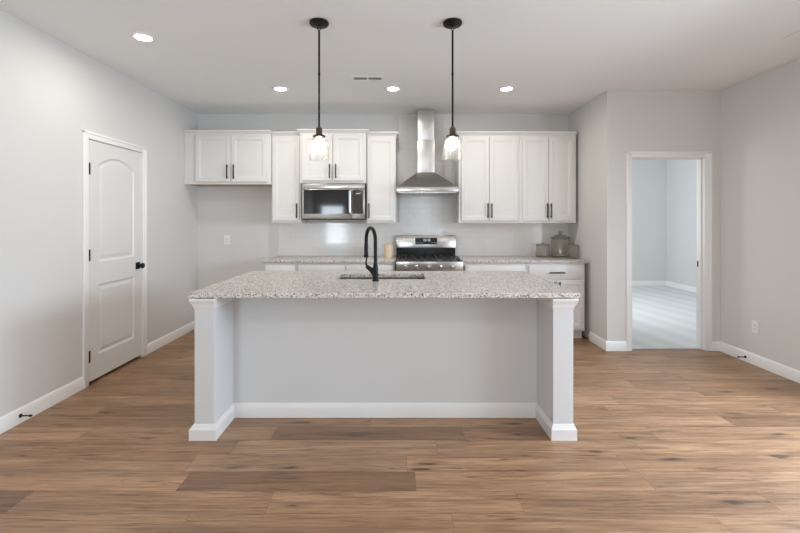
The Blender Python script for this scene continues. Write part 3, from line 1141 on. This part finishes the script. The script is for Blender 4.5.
glass_jar(1.842, YB - 0.150, 0.084, 0.150, 0.030, 'low wide clear glass canister, leftmost on the counter', 0.022)
glass_jar(2.068, YB - 0.135, 0.113, 0.235, 0.090, 'tallest clear glass canister, with a knobbed domed lid', 0.030)
glass_jar(2.136, YB - 0.335, 0.070, 0.155, 0.030, 'small ribbed clear glass canister nearest the side wall', 0.012, 0.02)

bm = bm_new()
lathe(bm, [(0.0, 0.0), (0.052, 0.0), (0.056, 0.006), (0.058, 0.02), (0.058, 0.145), (0.054, 0.155), (0.050, 0.155), (0.050, 0.02), (0.0, 0.018)], (-0.092, YB - 0.30, CT), 40, cap=False)
t = thing('crock', 'cream stoneware crock on the counter beside the range', 'crock', (-0.092, YB - 0.30, CT))
obj('pot', bm, 'cream', t)
bm = bm_new()
lathe(bm, [(0.0, 0.0), (0.056, 0.0), (0.058, 0.006), (0.055, 0.014), (0.02, 0.020), (0.0, 0.021)], (-0.092, YB - 0.30, CT + 0.1555), 40, cap=False)
obj('lid', bm, 'cream', t)

# ------------------------------------------------------------------ island
IF, IB = 2.640, 3.800           # countertop front and back
IX0, IX1 = -1.310, 1.160
PF = 2.620 + 0.010              # wing wall front faces
KP = 2.935                      # recessed panel
WL0, WL1 = -1.262, -1.137
WR0, WR1 = 0.984, 1.110
PZT = CT - 0.031
isl = thing('kitchen_island', 'pale grey painted kitchen island in the middle of the floor', 'kitchen island', (-0.075, 3.2, 0))
IBC = 3.76
obj('knee_panel', boxes((WL1 - 0.01, WR0 + 0.01, KP, KP + 0.03, 0, PZT - 0.001)), 'island', isl)
obj('cabinet_body', boxes((WL1 - 0.01, WR0 + 0.01, KP + 0.03, IBC, 0.1, 0.62), (WL1 - 0.01, WR0 + 0.01, IBC - 0.02, IBC, 0.62, PZT - 0.001)), 'cab', isl)
obj('toe_kick', boxes((WL1, WR0, KP + 0.03, IBC - 0.07, 0, 0.1)), 'cab', isl)
for (a, b, hx) in ((-1.11, -0.60, -0.64), (-0.59, -0.11, -0.15), (-0.10, 0.38, -0.06), (0.40, 0.95, 0.44)):
    bm = bm_new()
    bm2 = bm_new()
    shaker(bm, a, b, 0.13, 0.86, 0.0)
    bmesh.ops.rotate(bm, verts=bm.verts[:], cent=((a + b) / 2, 0, 0), matrix=Matrix.Rotation(PI, 3, 'Z'))
    bmesh.ops.translate(bm, verts=bm.verts[:], vec=(0, IBC + 0.02, 0))
    d = obj('cabinet_door', bm, 'cab', isl)
    tube(bm2, [(hx, IBC + 0.05, 0.62), (hx, IBC + 0.05, 0.80)], 0.0058, 10)
    for z in (0.64, 0.78):
        tube(bm2, [(hx, IBC + 0.018, z), (hx, IBC + 0.05, z)], 0.005, 8)
    obj('handle', bm2, 'gun', d)
for (a, b) in ((WL0, WL1), (WR0, WR1)):
    w = obj('wing_wall', boxes((a, b, PF, IBC, 0, PZT - 0.001), bev=0.0015), 'island', isl)
    # capital: fillet, cove flare and flat band wrapping the wing
    bm = bm_new()
    el, er = (0.028, 0.006) if b == WL1 else (0.006, 0.028)
    hexa(bm, (a - 0.003, b + 0.003, PF - 0.003, IBC - 0.3), (a - el * 0.45, b + er * 0.45, PF - 0.007, IBC - 0.3), PZT - 0.062, PZT - 0.036)
    hexa(bm, (a - el * 0.45, b + er * 0.45, PF - 0.007, IBC - 0.3), (a - el, b + er, PF - 0.015, IBC - 0.3), PZT - 0.036, PZT - 0.016)
    box(bm, a - el, b + er, PF - 0.015, IBC - 0.3, PZT - 0.016, PZT - 0.001, 0.002)
    c = obj('capital', bm, 'cab', w)
    c['label'] = 'white flared moulding under the countertop'
    bm = bm_new()
    el, er = (0.028, 0.016) if b == WL1 else (0.016, 0.018)
    yb = KP if b == WL1 else IBC
    for (p0, p1, w0, w1) in ((1.0, 1.0, 0, 0.066), (1.0, 0.62, 0.066, 0.080), (0.62, 0.20, 0.080, 0.098)):
        hexa(bm, (a - el * p0, b + er * p0, PF - 0.016 * p0, KP - 0.001), (a - el * p1, b + er * p1, PF - 0.016 * p1, KP - 0.001), w0, w1)
    c = obj('plinth', bm, 'cab', w)
    c['label'] = 'white baseboard around the foot of the wing wall'
bm = bm_new()
base_run(bm, (WL1, KP), (WR0, KP), (0, -1), h=0.098, t=0.016)
c = obj('baseboard', bm, 'cab', isl)
c['label'] = 'white baseboard along the recessed panel'

# countertop with sink cut-out
SX0, SX1, SY0, SY1 = -0.470, 0.235, 3.270, 3.610


def ring_slab(bm, outer, inner, z0, z1, bev=0.003):
    """slab with rectangular opening; outer edges slightly eased"""
    def rect(r, z, i=0.0):
        x0, x1, y0, y1 = r
        return [bm.verts.new(p) for p in ((x0 + i, y0 + i, z), (x1 - i, y0 + i, z), (x1 - i, y1 - i, z), (x0 + i, y1 - i, z))]
    rings = [rect(inner, z0), rect(outer, z0, bev), rect(outer, z0 + bev), rect(outer, z1 - bev), rect(outer, z1, bev), rect(inner, z1, -0.002), rect(inner, z1 - 0.002), rect(inner, z0)]
    for a, b in zip(rings, rings[1:]):
        for k in range(4):
            bm.faces.new((a[k], a[(k + 1) % 4], b[(k + 1) % 4], b[k]))
    bmesh.ops.remove_doubles(bm, verts=bm.verts[:], dist=1e-5)


bm = bm_new()
ring_slab(bm, (IX0, IX1, IF, IB), (SX0, SX1, SY0, SY1), PZT, CT)
tag(obj('countertop', bm, 'granite', None, (-0.075, 3.2, CT)), 'large speckled granite countertop on the island, with an undermount sink', 'countertop')

sink = thing('sink', 'stainless steel undermount sink in the island countertop', 'sink', ((SX0 + SX1) / 2, (SY0 + SY1) / 2, PZT - 0.22))
bm = bm_new()


def srect(i, z):
    a, b, c, d = SX0 - 0.012 + i, SX1 + 0.012 - i, SY0 - 0.012 + i, SY1 + 0.012 - i
    return [(a, c, z), (b, c, z), (b, d, z), (a, d, z)]


rs = [[bm.verts.new(p) for p in l] for l in (srect(-0.02, PZT - 0.003), srect(0, PZT - 0.003), srect(0.004, PZT - 0.20), srect(0.03, PZT - 0.215))]
for a, b in zip(rs, rs[1:]):
    for k in range(4):
        bm.faces.new((a[k], a[(k + 1) % 4], b[(k + 1) % 4], b[k]))
bm.faces.new(rs[-1])
so = obj('bowl', bm, 'steel', sink, smooth=0)
sm = so.modifiers.new('thickness', 'SOLIDIFY')
sm.thickness = 0.0015
sm.offset = 0
bm = bm_new()
lathe(bm, [(0.045, 0.003), (0.042, 0.006), (0.030, 0.004), (0.0, 0.003)], ((SX0 + SX1) / 2, (SY0 + SY1) / 2, PZT - 0.2145), 28)
obj('drain', bm, 'steel', sink)


# ------------------------------------------------------------------ faucet
def faucet():
    fx, fy = -0.155, 3.170
    t = thing('faucet', 'matte black gooseneck pull-down faucet on the island', 'faucet', (fx, fy, CT))
    bm = bm_new()
    lathe(bm, [(0.0, 0.0), (0.027, 0.0), (0.027, 0.006), (0.0215, 0.012), (0.0205, 0.10), (0.018, 0.118), (0.014, 0.13), (0.0, 0.131)], (fx, fy, CT), 28, cap=False)
    obj('base', bm, 'black', t)
    # gooseneck: rises, arches away from the camera and slightly left
    dirv = Vector((-0.42, 0.907, 0)).normalized()
    R = 0.098
    zc = CT + 0.302
    pts = [Vector((fx, fy, CT + 0.12)), Vector((fx, fy, CT + 0.2)), Vector((fx, fy, zc))]
    for k in range(1, 17):
        a = PI * k / 16
        pts.append(Vector((fx, fy, zc)) + dirv * (R - R * math.cos(a)) + Vector((0, 0, R * math.sin(a))))
    end = pts[-1]
    pts.append(end + Vector((0, 0, -0.03)))
    bm = bm_new()
    tube(bm, pts, 0.0140, 16)
    obj('spout', bm, 'black', t)
    bm = bm_new()
    lathe(bm, [(0.0, 0.0), (0.0145, 0.0), (0.016, -0.01), (0.0165, -0.075), (0.019, -0.105), (0.0175, -0.110), (0.0, -0.109)], end + Vector((0, 0, -0.03)), 24, cap=False)
    obj('spray_head', bm, 'black', t)
    # side lever on the left: body out of the base, lever rising
    bm = bm_new()
    tube(bm, [(fx - 0.004, fy, CT + 0.050), (fx - 0.030, fy, CT + 0.084), (fx - 0.058, fy, CT + 0.106), (fx - 0.070, fy, CT + 0.114)], [0.021, 0.019, 0.0155, 0.013], 16)
    tube(bm, [(fx - 0.066, fy, CT + 0.110), (fx - 0.071, fy + 0.002, CT + 0.140), (fx - 0.069, fy + 0.004, CT + 0.168), (fx - 0.060, fy + 0.006, CT + 0.194)], [0.008, 0.0065, 0.0055, 0.005], 12)
    obj('lever', bm, 'black', t)


faucet()


# ------------------------------------------------------------------ pendants
def pendant(x, y, label):
    t = thing('pendant_lamp', label, 'pendant lamp', (x, y, H), 'pendant lamps over the island')
    bm = bm_new()
    lathe(bm, [(0.0, 0.0), (0.063, 0.0), (0.066, -0.004), (0.066, -0.014), (0.060, -0.022), (0.030, -0.026), (0.012, -0.030), (0.0, -0.031)], (x, y, H - 0.0005), 40, cap=False)
    obj('canopy', bm, 'black', t)
    bm = bm_new()
    # swivel loop
    ring = [(x + 0.011 * math.cos(a), y, H - 0.043 + 0.016 * math.sin(a)) for a in [2 * PI * k / 20 for k in range(21)]]
    tube(bm, ring, 0.0032, 8)
    obj('swivel', bm, 'gun', t)
    zr = 1.998
    bm = bm_new()
    tube(bm, [(x, y, H - 0.058), (x, y, 2.38), (x, y, zr)], 0.0068, 14)
    lathe(bm, [(0.0085, -0.008), (0.0085, 0.008)], (x, y, 2.38), 14)
    obj('rod', bm, 'black', t)
    bm = bm_new()
    lathe(bm, [(0.0, 0.026), (0.009, 0.026), (0.011, 0.018), (0.021, 0.014), (0.022, 0.0), (0.021, -0.022), (0.026, -0.032), (0.042, -0.038), (0.044, -0.045), (0.040, -0.050), (0.0, -0.051)],
          (x, y, zr - 0.004), 36, cap=False)
    obj('socket', bm, 'bronze', t)
    zt = zr - 0.0555
    bm = bm_new()
    prof = [(0.036, 0.0), (0.040, -0.006), (0.050, -0.022), (0.058, -0.042), (0.064, -0.070), (0.068, -0.105), (0.069, -0.135), (0.068, -0.156)]
    full = prof + [(r - 0.0025, h) for r, h in prof[::-1]]
    lathe(bm, full, (x, y, zt), 56, cap=False, flute=0.006, nf=14)
    obj('glass_shade', bm, 'glass', t)
    bm = bm_new()
    lathe(bm, [(0.0, 0.004), (0.009, 0.004), (0.0095, -0.016), (0.013, -0.030), (0.0185, -0.050), (0.0195, -0.062), (0.017, -0.075), (0.010, -0.084), (0.0, -0.087)], (x, y, zt), 28, cap=False)
    obj('bulb', bm, 'bulb', t)


pendant(-0.530, 2.895, 'black and bronze pendant lamp with clear glass shade left of the faucet')
pendant(0.390, 2.895, 'black and bronze pendant lamp with clear glass shade in front of the hood')


# ------------------------------------------------------------------ recessed lights, vents
def recessed(x, y, label):
    t = thing('recessed_light', label, 'recessed light', (x, y, H), 'recessed ceiling lights')
    bm = bm_new()
    lathe(bm, [(0.052, -0.0005), (0.086, -0.0005), (0.086, -0.004), (0.070, -0.009), (0.058, -0.008), (0.054, -0.003), (0.052, -0.0005)], (x, y, H), 40, cap=False)
    obj('trim_ring', bm, 'trim', t)
    bm = bm_new()
    lathe(bm, [(0.0, 0.0), (0.0535, 0.0)], (x, y, H - 0.003), 40, cap=False)
    obj('lens', bm, 'lamp', t)


recessed(-1.885, 3.130, 'lit recessed ceiling light nearest the left wall, forward of the row')
recessed(-1.200, 4.360, 'lit recessed ceiling light above the fridge space cabinet')
recessed(-0.030, 4.360, 'lit recessed ceiling light beside the ceiling air vent')
recessed(1.150, 4.360, 'lit recessed ceiling light in front of the right upper cabinets')


def vent(x0, x1, y0, y1, label, n=6, tilt=1):
    t = thing('ceiling_vent', label, 'air vent', ((x0 + x1) / 2, (y0 + y1) / 2, H), 'white ceiling air vents')
    zb = H - 0.007
    f = 0.026
    bm = bm_new()
    box(bm, x0, x1, y0, y0 + f, zb, H - 0.0005, 0.002)
    box(bm, x0, x1, y1 - f, y1, zb, H - 0.0005, 0.002)
    box(bm, x0, x0 + f, y0 + f, y1 - f, zb, H - 0.0005)
    box(bm, x1 - f, x1, y0 + f, y1 - f, zb, H - 0.0005)
    xm = (x0 + x1) / 2
    box(bm, xm - 0.009, xm + 0.009, y0 + f, y1 - f, zb, H - 0.0005)
    obj('frame', bm, 'trim', t)
    obj('duct', boxes((x0 + f, x1 - f, y0 + f, y1 - f, H - 0.0015, H - 0.0005)), 'ventdark', t)
    bm = bm_new()
    for k in range(n):
        y = y0 + f + (y1 - y0 - 2 * f) * (k + 0.5) / n
        for (a, b) in ((x0 + f, xm - 0.009), (xm + 0.009, x1 - f)):
            hexa(bm, (a, b, y - 0.006 * tilt, y - 0.006 * tilt + 0.0015), (a, b, y + 0.004 * tilt, y + 0.004 * tilt + 0.0015), zb, H - 0.002)
    obj('louvers', bm, 'trim', t)


vent(-0.430, -0.115, 3.975, 4.105, 'white louvered air vent in the ceiling above the island back')
vent(2.900, 3.200, 3.020, 3.150, 'white louvered air vent in the ceiling near the right wall', 9, -1)


# ------------------------------------------------------------------ outlets, door stops
def outlet(plane, a, z, at, label):
    t = thing('wall_outlet', label, 'outlet', (a, at, z) if plane == 'y' else (at, a, z), 'white wall outlets')

    def b(bm, u0, u1, w0, w1, d0, d1, bev=0.0):
        if plane == 'y':
            box(bm, a + u0, a + u1, at - d1, at - d0, z + w0, z + w1, bev)
        else:
            box(bm, at - d1, at - d0, a + u0, a + u1, z + w0, z + w1, bev)
    bm = bm_new()
    b(bm, -0.036, 0.036, -0.058, 0.058, 0.0, 0.006, 0.002)
    obj('cover_plate', bm, 'plate', t)
    for zz in (-0.020, 0.020):
        bm = bm_new()
        b(bm, -0.017, 0.017, zz - 0.0145, zz + 0.0145, 0.004, 0.008, 0.002)
        s = obj('socket', bm, 'plate', t)
        bm = bm_new()
        b(bm, -0.008, -0.006, zz - 0.004, zz + 0.006, 0.007, 0.0085)
        b(bm, 0.006, 0.008, zz - 0.004, zz + 0.005, 0.007, 0.0085)
        b(bm, -0.002, 0.002, zz - 0.010, zz - 0.006, 0.007, 0.0085)
        obj('slots', bm, 'slot', s)


outlet('y', -2.180, 1.117, YB, 'white outlet on the back wall of the empty fridge space')
outlet('x', 3.985, 0.360, XR, 'white outlet low on the right wall above the baseboard')


def doorstop(wx, y, z, sgn, label):
    t = thing('door_stop', label, 'door stop', (wx, y, z), 'black door stops')
    bm = bm_new()
    lathe(bm, [(0.0, 0.0), (0.013, 0.0), (0.013, sgn * 0.004), (0.006, sgn * 0.012), (0.0, sgn * 0.012)], (wx, y, z), 20, 'x', cap=False)
    obj('flange', bm, 'black', t)
    bm = bm_new()
    prof = []
    for k in range(26):
        prof.append((0.0048 if k % 2 else 0.0036, sgn * (0.010 + 0.052 * k / 25)))
    lathe(bm, prof, (wx, y, z), 12, 'x')
    obj('spring', bm, 'black', t)
    bm = bm_new()
    lathe(bm, [(0.0, sgn * 0.060), (0.007, sgn * 0.060), (0.0075, sgn * 0.074), (0.005, sgn * 0.079), (0.0, sgn * 0.079)], (wx, y, z), 16, 'x', cap=False)
    obj('rubber_tip', bm, 'rubber', t)


doorstop(XL + 0.015, 2.840, 0.052, 1, 'black door stop on the left baseboard near the white door')
doorstop(XR - 0.015, 4.080, 0.045, -1, 'black door stop on the right baseboard below the outlet')
